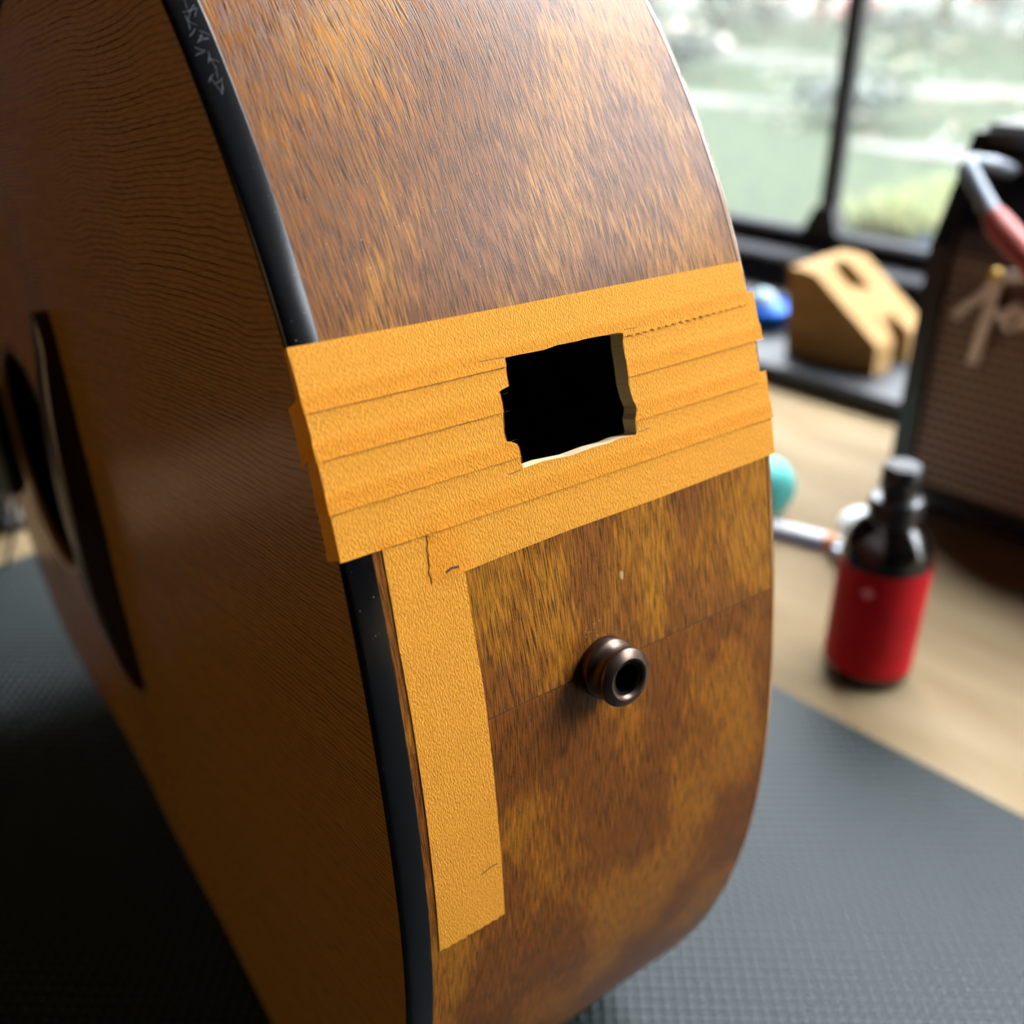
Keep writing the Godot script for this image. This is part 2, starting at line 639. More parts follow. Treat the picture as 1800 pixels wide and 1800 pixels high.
func build_soundboard(parent: Node3D) -> void:
	var rim := PackedVector2Array()
	for k in 320:
		var s := -arc_max + 2.0 * arc_max * k / 320.0
		rim.append(outline(s) - outward(s) * 1.3)
	var hole := PackedVector2Array()
	for k in 48: hole.append(Vector2(50.0 * cos(TAU * k / 48.0), 325.0 + 50.0 * sin(TAU * k / 48.0)))
	var st := begin()
	st.set_smooth_group(1)
	for i in 66:
		for j in 72:
			var lo := Vector2(-192.0 + i * 6.0, -2.0 + j * 6.0)
			var cell := PackedVector2Array([lo, lo + Vector2(6, 0), lo + Vector2(6, 6), lo + Vector2(0, 6)])
			for q in Geometry2D.intersect_polygons(cell, rim):
				for r in Geometry2D.clip_polygons(q, hole):
					var tri := Geometry2D.triangulate_polygon(r)
					for k in range(0, tri.size(), 3):
						var t := [r[tri[k]], r[tri[k + 1]], r[tri[k + 2]]]
						if (t[1] - t[0]).cross(t[2] - t[0]) < 0: t.reverse()
						for v in [t[0], t[2], t[1]]:
							st.set_uv(Vector2(v.y / 430.0, (v.x + 200.0) / 400.0))
							st.add_vertex(Vector3(-belly(v.x, v.y), v.x, -v.y) * 0.001)
	part("soundboard", finish(st), M.top, parent)
	var ro := begin()
	for k in 48:
		var f := TAU * k / 48.0
		var g := TAU * (k + 1) / 48.0
		var pt := func(r: float, a: float, x: float) -> Vector3:
			return Vector3(x - belly(r * cos(a), 325.0 + r * sin(a)), r * cos(a), -325.0 - r * sin(a)) * 0.001
		ro.set_smooth_group(1)
		quad(ro, pt.call(50.0, f, -0.25), pt.call(53.5, f, -0.25), pt.call(53.5, g, -0.25), pt.call(50.0, g, -0.25))
		quad(ro, pt.call(50.0, f, 3.0), pt.call(50.0, f, -0.25), pt.call(50.0, g, -0.25), pt.call(50.0, g, 3.0))
	part("soundhole_ring", finish(ro), mat("6a4a2a", 0.3), parent)


func build_bridge(parent: Node3D) -> void:
	# long bridge lying across the belly; its wings thin out to slender tips
	var st := begin()
	st.set_smooth_group(1)
	var n := 40
	var rows := []
	for k in n + 1:
		var u := lerpf(-66.0, 78.0, float(k) / n)
		var t := absf((u - 6.0) / 72.0)
		var tall := 1.2 + 8.2 * pow(1.0 - t * t, 0.55) if t < 1.0 else 1.2
		if u > 6.0: tall = maxf(tall, 5.5)
		var half := 2.5 + 12.0 * pow(maxf(0.0, 1.0 - t), 0.5)
		var lm := 205.0 + 4.0 * t
		if u < -20.0: lm -= (-20.0 - u) * 0.12
		var row := []
		for v in [[-half, 0.3], [-half, -tall + 0.8], [-half + 1.2, -tall], [half - 1.2, -tall], [half, -tall + 0.8], [half, 0.3]]:
			var l: float = lm + v[0]
			row.append(Vector3(v[1] - belly(u, l), u, -l) * 0.001)
		rows.append(row)
	for k in n:
		for i in 5:
			st.set_smooth_group(10 + i)
			for v in [rows[k][i], rows[k][i + 1], rows[k + 1][i + 1], rows[k][i], rows[k + 1][i + 1], rows[k + 1][i]]: st.add_vertex(v)
	st.set_smooth_group(-1)
	for i in range(1, 5):
		for v in [rows[0][0], rows[0][i + 1], rows[0][i]]: st.add_vertex(v)
		for v in [rows[n][0], rows[n][i], rows[n][i + 1]]: st.add_vertex(v)
	part("bridge", finish(st), M.rosewood, parent)


func build_guitar() -> void:
	var g := thing("acoustic_guitar", "brown acoustic guitar lying on its side, a square opening cut in its taped end", "guitar", Transform3D(Basis(GX, GY, GZ), GO))
	var zero := func(_d, _s): return 0.0
	var hole := hole_outline(0.25)
	var ds := steps(BIND, DEEP - 3.0, 6.0)
	for k in 2:
		var up := k == 0
		var lo := 0.16 if up else -arc_max
		var hi := arc_max if up else -0.16
		var region := PackedVector2Array([Vector2(BIND, lo), Vector2(DEEP - 3.0, lo), Vector2(DEEP - 3.0, hi), Vector2(BIND, hi)])
		part("side_panel", sheet(region, [hole] if up else [], ds, steps(lo, hi, 3.0), zero, 2.4), M["side%d" % k], g)
	# raw wood where the opening was sawn
	var raw := begin()
	for i in hole.size():
		var a := hole[i]
		var b := hole[(i + 1) % hole.size()]
		var n := Vector2(b.y - a.y, a.x - b.x).normalized() * 0.2
		if Geometry2D.is_polygon_clockwise(hole): n = -n
		quad(raw, skin(a.x - n.x, a.y - n.y, -4.2), skin(b.x - n.x, b.y - n.y, -4.2), skin(b.x - n.x, b.y - n.y, 0.05), skin(a.x - n.x, a.y - n.y, 0.05))
		quad(raw, skin(a.x, a.y, -4.2), skin(b.x, b.y, -4.2), skin(b.x - n.x, b.y - n.y, -4.2), skin(a.x - n.x, a.y - n.y, -4.2))
	tag(part("sawn_edge", finish(raw), M.raw, g), "pale raw wood edge of the opening")
	# inner skin coloured near black for the shade in the hollow; dark seam line
	part("shade_lining", sweep([[DEEP - 3.0, -2.6], [3.0, -2.6]], 80.0, arc_max, 6.0), M.hollow_shade, g)
	part("shade_lining", sweep([[DEEP - 3.0, -2.6], [3.0, -2.6]], -arc_max, 50.0, 6.0), M.hollow_shade, g)
	var inner := begin()  # added near-black sheet standing for the shade in the hollow body
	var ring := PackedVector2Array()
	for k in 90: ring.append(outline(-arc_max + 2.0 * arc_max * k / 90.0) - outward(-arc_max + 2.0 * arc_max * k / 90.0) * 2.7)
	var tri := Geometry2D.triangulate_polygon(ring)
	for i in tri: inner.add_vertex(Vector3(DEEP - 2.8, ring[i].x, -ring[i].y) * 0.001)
	part("shade_lining", finish(inner), M.hollow_shade, g)
	part("end_seam", sweep([[DEEP - 2.8, -0.12], [0.6, -0.12]], -0.5, 0.5, 0.5), M.seam, g)
	# bindings, rounded over the edge
	var fb := [[BIND, -0.6], [BIND, 0.03], [BIND - 0.2, 0.07], [2.0, 0.07], [1.1, 0.0], [0.5, -0.18], [0.15, -0.5], [0.0, -1.0], [-0.02, -1.6], [0.6, -1.7]]
	part("binding", sweep(fb, -arc_max, arc_max, 2.5), M.binding, g)
	var bb := [[DEEP, -4.0]]
	for k in 8: bb.append([DEEP - 2.6 + 2.6 * cos(PI * 0.5 * k / 7.0), -2.6 + 2.66 * sin(PI * 0.5 * k / 7.0)])
	bb.append([DEEP - 3.0, 0.06])
	bb.append([DEEP - 3.05, -0.5])
	tag(part("back_edge", sweep(bb, -arc_max, arc_max, 2.5), M.edge, g), "worn rounded edge between side and back")
	# back plate
	var st := begin()
	st.set_smooth_group(1)
	for k in 160:
		var s := -arc_max + 2.0 * arc_max * k / 160.0
		var t := -arc_max + 2.0 * arc_max * (k + 1) / 160.0
		var a := outline(s) - outward(s) * 1.4
		var b := outline(t) - outward(t) * 1.4
		var prev := [a, b, 0.0]
		for r in [0.75, 0.5, 0.25, 0.0]:
			var c := Vector2(0, 200).lerp(a, r)
			var d := Vector2(0, 200).lerp(b, r)
			var x0: float = DEEP + 3.0 * prev[2]
			var x1: float = DEEP + 3.0 * (1.0 - r * r)
			for v in [Vector3(x0, prev[0].x, -prev[0].y), Vector3(x0, prev[1].x, -prev[1].y), Vector3(x1, d.x, -d.y), Vector3(x0, prev[0].x, -prev[0].y), Vector3(x1, d.x, -d.y), Vector3(x1, c.x, -c.y)]:
				st.set_uv(Vector2(v.y / 240.0, v.z / 240.0))
				st.add_vertex(v * 0.001)
			prev = [c, d, 1.0 - r * r]
	part("back_plate", finish(st), M.mahogany, g)
	build_soundboard(g)
	build_bridge(g)
	# neck
	var nk := begin()
	var sect := []
	for k in 13:
		var f := PI * k / 12.0
		sect.append(Vector2(-0.002 + 0.021 * sin(f), -0.026 * cos(f)))
	add_prism(nk, PackedVector2Array(sect), -0.80, -0.42)
	part("neck", finish(nk), M.mahogany, g)
	part("fingerboard", box(Vector3(-0.008, -0.027, -0.80), Vector3(-0.001, 0.027, -0.375), 0.0008), M.ebony, g)
	part("headstock", box(Vector3(-0.004, -0.036, -0.98), Vector3(0.012, 0.036, -0.80), 0.003), M.mahogany, g)
	# end button on the seam
	var at := Transform3D(Basis(Vector3(1, 0, 0), Vector3(0, 0, 1), Vector3(0, -1, 0)), Vector3(0.0602, 0.0004, 0)).scaled_local(Vector3(1.2, 1.05, 1.2))
	var knob := part("strap_button", lathe([Vector2(0.0, 0), Vector2(0.0061, 0), Vector2(0.0063, 0.0003), Vector2(0.0063, 0.0028), Vector2(0.0061, 0.0031), Vector2(0.0057, 0.0033), Vector2(0.0053, 0.0040), Vector2(0.0050, 0.0050), Vector2(0.0050, 0.0058), Vector2(0.0053, 0.0064), Vector2(0.0057, 0.0067), Vector2(0.0060, 0.0070), Vector2(0.00605, 0.0077), Vector2(0.0058, 0.0082), Vector2(0.0043, 0.0090), Vector2(0.0040, 0.0089), Vector2(0.0036, 0.0085), Vector2(0.0034, 0.0080)], 56), M.bronze, g, at)
	tag(knob, "round dark bronze strap button with a hollow centre")
	part("socket", lathe([Vector2(0.0035, 0.0082), Vector2(0.0031, 0.0081), Vector2(0.00285, 0.0080), Vector2(0.00275, 0.0068), Vector2(0.00255, 0.0060), Vector2(0.0025, 0.0010), Vector2(0.0, 0.0010)], 40), M.socket, knob)
	# small scuff between tape and button, and bright specks of dust
	var sc := PackedVector2Array()
	for k in 9:
		var f := TAU * k / 9.0
		sc.append(Vector2(68.1 + 0.55 * cos(f) * (1.0 + 0.3 * sin(k * 7.0)), 21.0 + 1.2 * sin(f)))
	tag(part("scuff", sheet(sc, [], steps(66, 70, 2), steps(19, 23, 2), func(_d, _s): return 0.03, 0.0), M.scuff, g), "small pale scuff in the lacquer")
	rng.seed = 17
	for k in 26:
		var c := Vector2(rng.randf_range(2.2, 5.6), rng.randf_range(131.0, 149.0))
		var f := rng.randf() * TAU
		var line := PackedVector2Array()
		for m in 5:
			var w := (m - 2.0) * rng.randf_range(0.35, 0.55)
			line.append(c + Vector2(cos(f + m * 0.05) * w, sin(f + m * 0.05) * w * 1.3))
		var thin: PackedVector2Array = Geometry2D.offset_polyline(line, 0.028)[0]
		for m in thin.size(): thin[m].y = arc_of(thin[m].y)
		part("scratch", sheet(thin, [], steps(0, 9, 3), steps(arc_of(132.0), arc_of(154.0), 3), func(_d, _s): return 0.085, 0.0), M.scratch, g)
	var du := begin()
	rng.seed = 91
	for k in 150:
		var d := rng.randf_range(54.0, 62.0) if k < 45 else rng.randf_range(12.0, 60.0)
		var u := rng.randf_range(1.0, 13.0) if k < 45 else rng.randf_range(92.0, 130.0)
		if k > 120:
			d = rng.randf_range(1.0, 6.0)
			u = rng.randf_range(15.0, 130.0)
		var r := rng.randf_range(0.05, 0.13)
		var h := skin(d, arc_of(u), 0.25 if k > 120 else 0.05)
		var ax := [Vector3(r, 0, 0) * 0.001, Vector3(0, r, 0) * 0.001, Vector3(0, 0, r) * 0.001]
		for sx in [-1, 1]:
			for sy in [-1, 1]:
				for sz in [-1, 1]:
					var t := [h + ax[0] * sx, h + ax[1] * sy, h + ax[2] * sz]
					if sx * sy * sz > 0: t.reverse()
					for v in t: du.add_vertex(v)
	tag(part("dust", finish(du), mat("cfc8bb", 0.9), g), "fine pale dust specks", "", "", "stuff")


# ---------------------------------------------------------------- masking tape
func hole_outline(grow: float) -> PackedVector2Array:
	var p := PackedVector2Array()
	for v in [[45.98, 76.35], [49.7, 76.3], [56.1, 76.0], [60.1, 76.3], [65.3, 76.1], [68.8, 76.2], [71.9, 75.95], [75.8, 75.85], [78.05, 75.6], [78.44, 75.26], [77.95, 72.9], [77.72, 68.2], [77.41, 64.3], [77.71, 61.2], [78.46, 58.5], [78.04, 57.3], [77.46, 56.2], [77.51, 53.1], [77.09, 52.66], [72.6, 53.0], [69.2, 52.65], [64.4, 52.85], [58.0, 52.6], [50.4, 53.3], [45.3, 53.15], [44.8, 53.5], [44.72, 55.7], [44.72, 57.6], [44.35, 58.6], [42.95, 59.4], [42.03, 59.7], [41.91, 61.6], [42.63, 65.7], [42.82, 67.5], [42.78, 70.0], [43.7, 70.3], [45.5, 70.6], [45.46, 72.0], [45.78, 74.7]]:
		p.append(Vector2(v[0], arc_of(v[1])))
	if grow != 0.0:
		p = Geometry2D.offset_polygon(p, grow)[0]
	return p


# strip k: 0 topmost of the band ... 4 lowest, 5 the long one along the binding
const BOTTOMS := [74.4, 65.6, 55.6, 46.1, 36.3]
const TOPS := [87.0, 78.6, 69.4, 59.6, 50.0]
const EDGE_WAVE := [0.6, 0.35, 0.15, 0.1]
const THIN := 0.2
const FILM := 0.07


func covered(k: int, d: float, u: float) -> float:
	var c := 0.0
	if k >= 0 and k <= 4:
		c = smoothstep(BOTTOMS[k] - 0.5, BOTTOMS[k], u) * (1.0 - smoothstep(TOPS[k], TOPS[k] + 0.7, u))
		if k == 4: c *= smoothstep(17.8, 18.4, d)
	elif k == 5:
		c = smoothstep(8.2, 8.7, d) * (1.0 - smoothstep(26.8, 27.4, d)) * (1.0 - smoothstep(48.0, 49.0, u))
	return c


func tape_strip(k: int, label: String, region_du: Array, torn: Array) -> Node3D:
	var region := PackedVector2Array()
	for i in region_du.size():
		var a: Vector2 = region_du[i]
		var b: Vector2 = region_du[(i + 1) % region_du.size()]
		region.append(Vector2(a.x, arc_of(a.y)))
		if i in torn:   # the teeth of a torn end
			var n := int(a.distance_to(b) / 1.1)
			for j in range(1, n):
				var p := a.lerp(b, float(j) / n)
				var side := Vector2(b.y - a.y, a.x - b.x).normalized() * (0.28 if j % 2 == 0 else -0.16)
				region.append(Vector2(p.x + side.x, arc_of(p.y + side.y)))
	var lo := region[0]
	var hi := region[0]
	for p in region:
		lo = lo.min(p)
		hi = hi.max(p)
	var raise := func(d: float, s: float) -> float:
		var u := outline(s).x
		var h := THIN
		for j in range(k + 1, 6): h += THIN * covered(j, d, u)
		if k < 4: h += 0.12 * smoothstep(BOTTOMS[k] + 1.0, BOTTOMS[k], u)
		return h
	var single := Color(0.80, 0.345, 0.036)
	var double := Color(0.78, 0.29, 0.022)
	var tint := func(d: float, s: float) -> Color:
		var u := outline(s).x
		var more := 0.0
		for j in range(k + 1, 6): more += covered(j, d, u)
		return single.lerp(double, 0.7 * minf(more, 1.0))
	var o := thing("masking_tape_strip", label, "masking tape", Transform3D(Basis(GX, GY, GZ), GO), "strips of masking tape round the cut opening")
	var cell_s := 0.8 if k < 5 else 2.0
	var mesh := sheet(region, [hole_outline(0.0)] if k < 4 else [], steps(lo.x, hi.x, 3.0 if k < 5 else 1.6, [0.0, 0.6, -0.6, DEEP, DEEP - 0.6]), steps(lo.y, hi.y, cell_s), raise, FILM, tint)
	var m: StandardMaterial3D = M["tape"].duplicate()
	m.uv1_scale = Vector3(13.0, 7.5, 1)
	m.uv1_offset = Vector3(0.13 * k, 0.29 * k, 0)
	part("tape_film", mesh, m, o)
	if k < 4:   # thin dark line painted for the lip shadow and glue along the lower edge
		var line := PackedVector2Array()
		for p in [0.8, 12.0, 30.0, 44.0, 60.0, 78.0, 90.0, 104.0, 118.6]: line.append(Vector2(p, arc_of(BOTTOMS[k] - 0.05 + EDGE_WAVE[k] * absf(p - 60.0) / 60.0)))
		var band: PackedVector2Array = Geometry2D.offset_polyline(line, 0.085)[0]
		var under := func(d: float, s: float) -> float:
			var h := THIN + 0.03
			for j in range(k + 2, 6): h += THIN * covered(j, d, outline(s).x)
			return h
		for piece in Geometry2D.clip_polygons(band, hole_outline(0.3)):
			part("glue_shadow_edge", sheet(piece, [], steps(0.0, 120.0, 4.0), steps(arc_of(BOTTOMS[k] - 1.5), arc_of(BOTTOMS[k] + 1.5), 0.6), under, 0.0), M.glue_shadow, o)
	return o


func mark(parent: Node3D, k: int, pts: Array, wide: float, called: String, label: String) -> void:
	var line := PackedVector2Array()
	for p in pts: line.append(Vector2(p[0], arc_of(p[1])))
	var region: PackedVector2Array = Geometry2D.offset_polyline(line, wide)[0]
	var raise := func(d: float, s: float) -> float:
		var h := THIN + 0.03
		for j in range(k + 1, 6): h += THIN * covered(j, d, outline(s).x)
		return h
	var lo := region[0]
	var hi := region[0]
	for p in region:
		lo = lo.min(p)
		hi = hi.max(p)
	var o := part(called, sheet(region, [], steps(lo.x - 0.1, hi.x + 0.1, 2.0), steps(lo.y - 0.1, hi.y + 0.1, 0.6), raise, 0.0), M.graphite, parent)
	tag(o, label)


func build_tape() -> void:
	var V := func(a: float, b: float) -> Vector2: return Vector2(a, b)
	tape_strip(5, "long vertical masking tape strip beside the black binding, reaching down past the strap button", [V.call(8.8, -56.4), V.call(18.0, -56.7), V.call(27.4, -56.6), V.call(26.9, -31.0), V.call(26.8, -10.9), V.call(26.8, 8.0), V.call(26.3, 23.4), V.call(26.6, 48.0), V.call(8.9, 48.0), V.call(8.5, 24.9), V.call(8.7, 5.5), V.call(8.7, -14.7), V.call(8.7, -34.6)], [0, 1])
	var s5 := tape_strip(4, "lowest horizontal masking tape strip, its torn left end stuck over the vertical strip", [V.call(18.2, 35.9), V.call(26.9, 35.9), V.call(54.5, 36.4), V.call(80.3, 36.2), V.call(121.9, 36.7), V.call(122.3, 36.8), V.call(122.3, 50.0), V.call(18.9, 50.0), V.call(19.1, 45.4), V.call(18.4, 40.8)], [7, 8, 9])
	tape_strip(3, "horizontal masking tape strip running just under the square opening", [V.call(-6.0, 45.5), V.call(-1.0, 46.4), V.call(0.0, 46.2), V.call(12.5, 46.18), V.call(33.0, 46.14), V.call(60.0, 46.1), V.call(122.4, 46.2), V.call(122.4, 58.2), V.call(60.0, 59.4), V.call(0.0, 59.6), V.call(-5.6, 58.6)], [10])
	tape_strip(2, "horizontal masking tape strip cut through by the lower half of the square opening", [V.call(-5.4, 56.0), V.call(0.0, 55.75), V.call(30.0, 55.68), V.call(60.0, 55.6), V.call(119.4, 55.75), V.call(119.8, 69.0), V.call(60.0, 69.3), V.call(0.0, 69.4), V.call(-5.2, 69.3)], [4])
	tape_strip(1, "horizontal masking tape strip folding over both edges, cut by the opening's upper half", [V.call(-7.2, 64.8), V.call(-4.0, 66.0), V.call(0.0, 65.95), V.call(60.0, 65.6), V.call(122.6, 65.95), V.call(122.6, 77.6), V.call(60.0, 78.6), V.call(0.0, 78.4), V.call(-7.4, 76.6)], [9])
	tape_strip(0, "topmost horizontal masking tape strip, above the square opening", [V.call(-1.9, 75.0), V.call(0.0, 75.0), V.call(13.6, 74.86), V.call(36.0, 74.64), V.call(60.0, 74.4), V.call(79.0, 74.59), V.call(119.6, 75.0), V.call(119.9, 85.2), V.call(82.8, 85.8), V.call(51.0, 86.2), V.call(23.5, 86.7), V.call(0.0, 87.2), V.call(-1.5, 87.1)], [5])
	var all := find_children("masking_tape_strip*", "Node3D", false, false)
	mark(s5, 4, [[22.0, 37.2], [23.3, 37.6], [24.9, 37.4]], 0.28, "pencil_mark", "dark pencil smudge near the torn end")
	mark(all[0], 5, [[21.4, -39.9], [23.6, -39.3], [25.8, -39.2]], 0.16, "pencil_mark", "short pencil line low on the strip")
	mark(all[5], 0, [[39.4, 76.8], [45.8, 76.5]], 0.07, "knife_cut", "fine knife cut running from the corner of the opening")
	mark(all[5], 0, [[79.0, 76.1], [82.9, 75.9]], 0.07, "knife_cut", "fine knife cut running from the corner of the opening")
	mark(all[2], 3, [[41.0, 52.8], [44.3, 52.95]], 0.08, "knife_cut", "fine knife cut running from the corner of the opening")
	mark(all[2], 3, [[77.8, 53.0], [81.5, 53.2]], 0.07, "knife_cut", "fine knife cut running from the corner of the opening")


# ---------------------------------------------------------------- the room and the bench
func build_room() -> void:
	var F := bench_frame(0, 0, 0)
	# local x = -a, z = -b
	var zw := -WALL_B
	structure("floor", box(Vector3(-3.2, BELOW - 0.1, zw), Vector3(3.3, BELOW, 3.2)), M.floor, "dark workshop floor", F)
	structure("ceiling", box(Vector3(-3.2, 1.95, zw - 0.12), Vector3(3.3, 2.07, 3.2)), M.ceiling, "workshop ceiling", F)
	structure("wall_left", box(Vector3(-3.3, BELOW - 0.1, zw - 0.12), Vector3(-3.2, 2.07, 3.2)), M.wall, "dark workshop wall beyond the guitar", F)
	structure("wall_right", box(Vector3(3.3, BELOW - 0.1, zw - 0.12), Vector3(3.4, 2.07, 3.2)), M.wall, "dark workshop wall on the right", F)
	structure("wall_back", box(Vector3(-3.3, BELOW - 0.1, 3.2), Vector3(3.4, 2.07, 3.3)), M.wall, "dark workshop wall behind the camera", F)
	# window wall: low navy part, head above, and the piers at both ends
	var low := 0.035
	var high := 1.75
	var st := begin()
	add_box(st, Vector3(-3.2, BELOW, zw - 0.12), Vector3(3.3, low, zw))
	structure("wall_window", finish(st), M.navy, "dark navy wall below the window", F)
	st = begin()
	add_box(st, Vector3(-3.2, high, zw - 0.12), Vector3(3.3, 1.95, zw))
	add_box(st, Vector3(-3.2, low, zw - 0.12), Vector3(-1.25, high, zw))
	add_box(st, Vector3(1.70, low, zw - 0.12), Vector3(3.3, high, zw))
	structure("wall_window", finish(st), M.wall, "wall round the window", F)
	# one long steel window of tall panes
	var win := Node3D.new()
	win.name = "window_1"
	add_child(win, true)
	win.transform = F
	tag(win, "tall steel-framed window along the bench", "", "", "structure")
	part("sill", box(Vector3(-1.25, low, zw - 0.06), Vector3(1.70, low + 0.018, zw + 0.012), 0.004), M.sill, win)
	part("frame_rail", box(Vector3(-1.25, low + 0.018, zw - 0.066), Vector3(1.70, low + 0.04, zw - 0.036), 0.004), M.sill, win)
	part("frame_rail", box(Vector3(-1.25, high - 0.03, zw - 0.075), Vector3(1.70, high, zw - 0.03), 0.004), M.frame, win)
	var x := -0.634 - 0.47
	var last := -1.25
	while x < 1.65:
		part("mullion", box(Vector3(x - 0.010, low + 0.03, zw - 0.062), Vector3(x + 0.010, high - 0.02, zw - 0.042), 0.003), M.frame, win)
		part("pane", box(Vector3(last + 0.001, low + 0.03, zw - 0.056), Vector3(x - 0.011, high - 0.02, zw - 0.052)), M.pane, win)
		last = x + 0.011
		x += 0.47
	part("pane", box(Vector3(last, low + 0.03, zw - 0.056), Vector3(1.699, high - 0.02, zw - 0.052)), M.pane, win)
	# small gusset where the visible mullion meets the rail
	var gs := begin()
	add_prism(gs, PackedVector2Array([Vector2(-0.634 - 0.026, low + 0.04), Vector2(-0.634 + 0.02, low + 0.04), Vector2(-0.634 + 0.011, low + 0.07), Vector2(-0.634 - 0.011, low + 0.07)]), zw - 0.064, zw - 0.038)
	part("gusset", finish(gs), M.frame, win)
	# bench
	var b := thing("workbench", "pale plywood workbench standing below the window", "workbench", F)
	part("bench_top", box(Vector3(-0.80, -0.04, zw + 0.001), Vector3(1.3, 0.0, 0.24), 0.002), M.ply, b)
	for lx in [-0.74, 1.1]:
		for lz in [-1.0, 0.1]:
			part("leg", box(Vector3(lx, BELOW, lz), Vector3(lx + 0.09, -0.04, lz + 0.09), 0.004), M.bench_leg, b)
	var m := part("bench_mat", box(Vector3(-0.66, 0.0, -0.417), Vector3(0.9, 0.003, 0.22), 0.0008), M.mat, self, F)
	tag(m, "grey rubber mat with a fine dimpled pattern lying on the workbench", "mat")


func build_amp() -> void:
	# front face in the plane b = 0.67; upper part leans back
	var o := thing("guitar_amplifier", "small black guitar amplifier with brown grille cloth standing by the window", "amplifier", bench_frame(0.302, 0.67, 0.0))
	var wide := 0.31
	# side cheeks, top, bottom and back; profile is (depth from the front, height)
	var prof := PackedVector2Array([Vector2(0.0, 0.006), Vector2(0.0, 0.19), Vector2(-0.034, 0.258), Vector2(-0.185, 0.262), Vector2(-0.19, 0.006)])
	for s in [0.0, wide - 0.014]:
		var st := begin()
		var inner := PackedVector2Array()
		for p in prof: inner.append(Vector2(p.x, p.y))
		# prism along x: build in (z, y) and turn
		var t := begin()
		add_prism(t, inner, 0.0, 0.014)
		var raw := finish(t)
		st.append_from(raw, 0, Transform3D(Basis(Vector3(0, 0, 1), Vector3(0, 1, 0), Vector3(-1, 0, 0)), Vector3(s + 0.014, 0, 0)))
		part("cheek", st.commit(), M.vinyl, o)
	part("top_board", box(Vector3(0.004, 0.246, -0.185), Vector3(wide - 0.004, 0.2635, -0.032), 0.005), M.vinyl, o)
	part("bottom_board", box(Vector3(0.012, 0.006, -0.19), Vector3(wide - 0.012, 0.02, -0.001), 0.002), M.vinyl, o)
	part("back_board", box(Vector3(0.012, 0.02, -0.186), Vector3(wide - 0.012, 0.25, -0.178)), M.vinyl, o)
	part("grille", box(Vector3(0.012, 0.018, -0.012), Vector3(wide - 0.012, 0.192, -0.006)), M.grille, o)
	# leaning control panel
	var lean := Transform3D(Basis(Vector3(1, 0, 0), -atan2(0.034, 0.068)), Vector3(0, 0.19, -0.006))
	part("control_panel", box(Vector3(0.012, 0.004, -0.008), Vector3(wide - 0.012, 0.062, -0.003)), M.panel, o, lean)
	part("panel_strip", box(Vector3(0.012, 0.053, -0.004), Vector3(wide - 0.012, 0.062, -0.0005), 0.001), M.strip, o, lean)
	part("panel_strip", box(Vector3(0.012, -0.004, -0.006), Vector3(0.052, 0.012, 0.0), 0.001), M.strip, o, lean)
	for k in 5:
		part("knob", lathe([Vector2(0.0085, 0), Vector2(0.0085, 0.004), Vector2(0.006, 0.006), Vector2(0.0055, 0.013), Vector2(0.0, 0.0135)], 20, Transform3D(Basis(Vector3(1, 0, 0), PI / 2), Vector3(0.094 + k * 0.04, 0.030, -0.003))), M.brass if k == 0 else M.black, o, lean)
	for k in 2:
		part("foot", box(Vector3(0.03 + k * (wide - 0.09), 0.0, -0.03), Vector3(0.06 + k * (wide - 0.09), 0.006, -0.005)), M.black, o)
		part("foot", box(Vector3(0.03 + k * (wide - 0.09), 0.0, -0.185), Vector3(0.06 + k * (wide - 0.09), 0.006, -0.16)), M.black, o)
	# raised script name on the grille: F e n d e r
	var logo := Node3D.new()
	logo.name = "script_badge"
	o.add_child(logo, true)
	logo.position = Vector3(0.0, 0.0, 0.001)
	tag(logo, "chrome script name badge on the grille")
	var px := func(x: float, y: float) -> Vector3: return Vector3(0.0445 + x, 0.12 + y, 0.0)
	var letters := {
		"letter_f": [[[0.0, 0.0], [0.0012, 0.018], [0.003, 0.036], [0.0045, 0.0565]], [[-0.018, 0.028], [-0.0125, 0.036], [-0.004, 0.045], [0.0045, 0.0575], [0.020, 0.062], [0.034, 0.063]], [[0.002, 0.034], [0.009, 0.037], [0.014, 0.036]]],
		"letter_e": [[[0.013, 0.030], [0.019, 0.036], [0.0225, 0.042], [0.019, 0.044], [0.0145, 0.037], [0.0145, 0.029], [0.019, 0.027], [0.024, 0.032]]],
		"letter_n": [[[0.024, 0.032], [0.028, 0.045], [0.0275, 0.030]], [[0.0277, 0.036], [0.034, 0.046], [0.0355, 0.038], [0.036, 0.031], [0.041, 0.034]]],
		"letter_d": [[[0.052, 0.044], [0.045, 0.043], [0.043, 0.035], [0.047, 0.031], [0.052, 0.037], [0.056, 0.064], [0.0535, 0.036], [0.058, 0.033]]],
		"letter_e2": [[[0.058, 0.035], [0.064, 0.041], [0.067, 0.046], [0.0635, 0.047], [0.060, 0.040], [0.060, 0.033], [0.065, 0.032], [0.070, 0.037]]],
		"letter_r": [[[0.070, 0.037], [0.074, 0.048], [0.0735, 0.034]], [[0.0738, 0.040], [0.079, 0.049], [0.083, 0.047]]],
	}
	for key in letters:
		var st := begin()
		for stroke in letters[key]:
			var c := Curve3D.new()
			for i in stroke.size():
				var before: Array = stroke[maxi(i - 1, 0)]
				var after: Array = stroke[mini(i + 1, stroke.size() - 1)]
				var tan: Vector3 = (px.call(after[0], after[1]) - px.call(before[0], before[1])) / 6.0
				c.add_point(px.call(stroke[i][0], stroke[i][1]), -tan, tan)
			var pts := []
			for k in 17: pts.append(c.sample_baked(c.get_baked_length() * k / 16.0))
			add_tube(st, pts, [0.0042] if key == "letter_f" else [0.0026], 8)
		part(key.trim_suffix("2"), finish(st), M.chrome, logo)
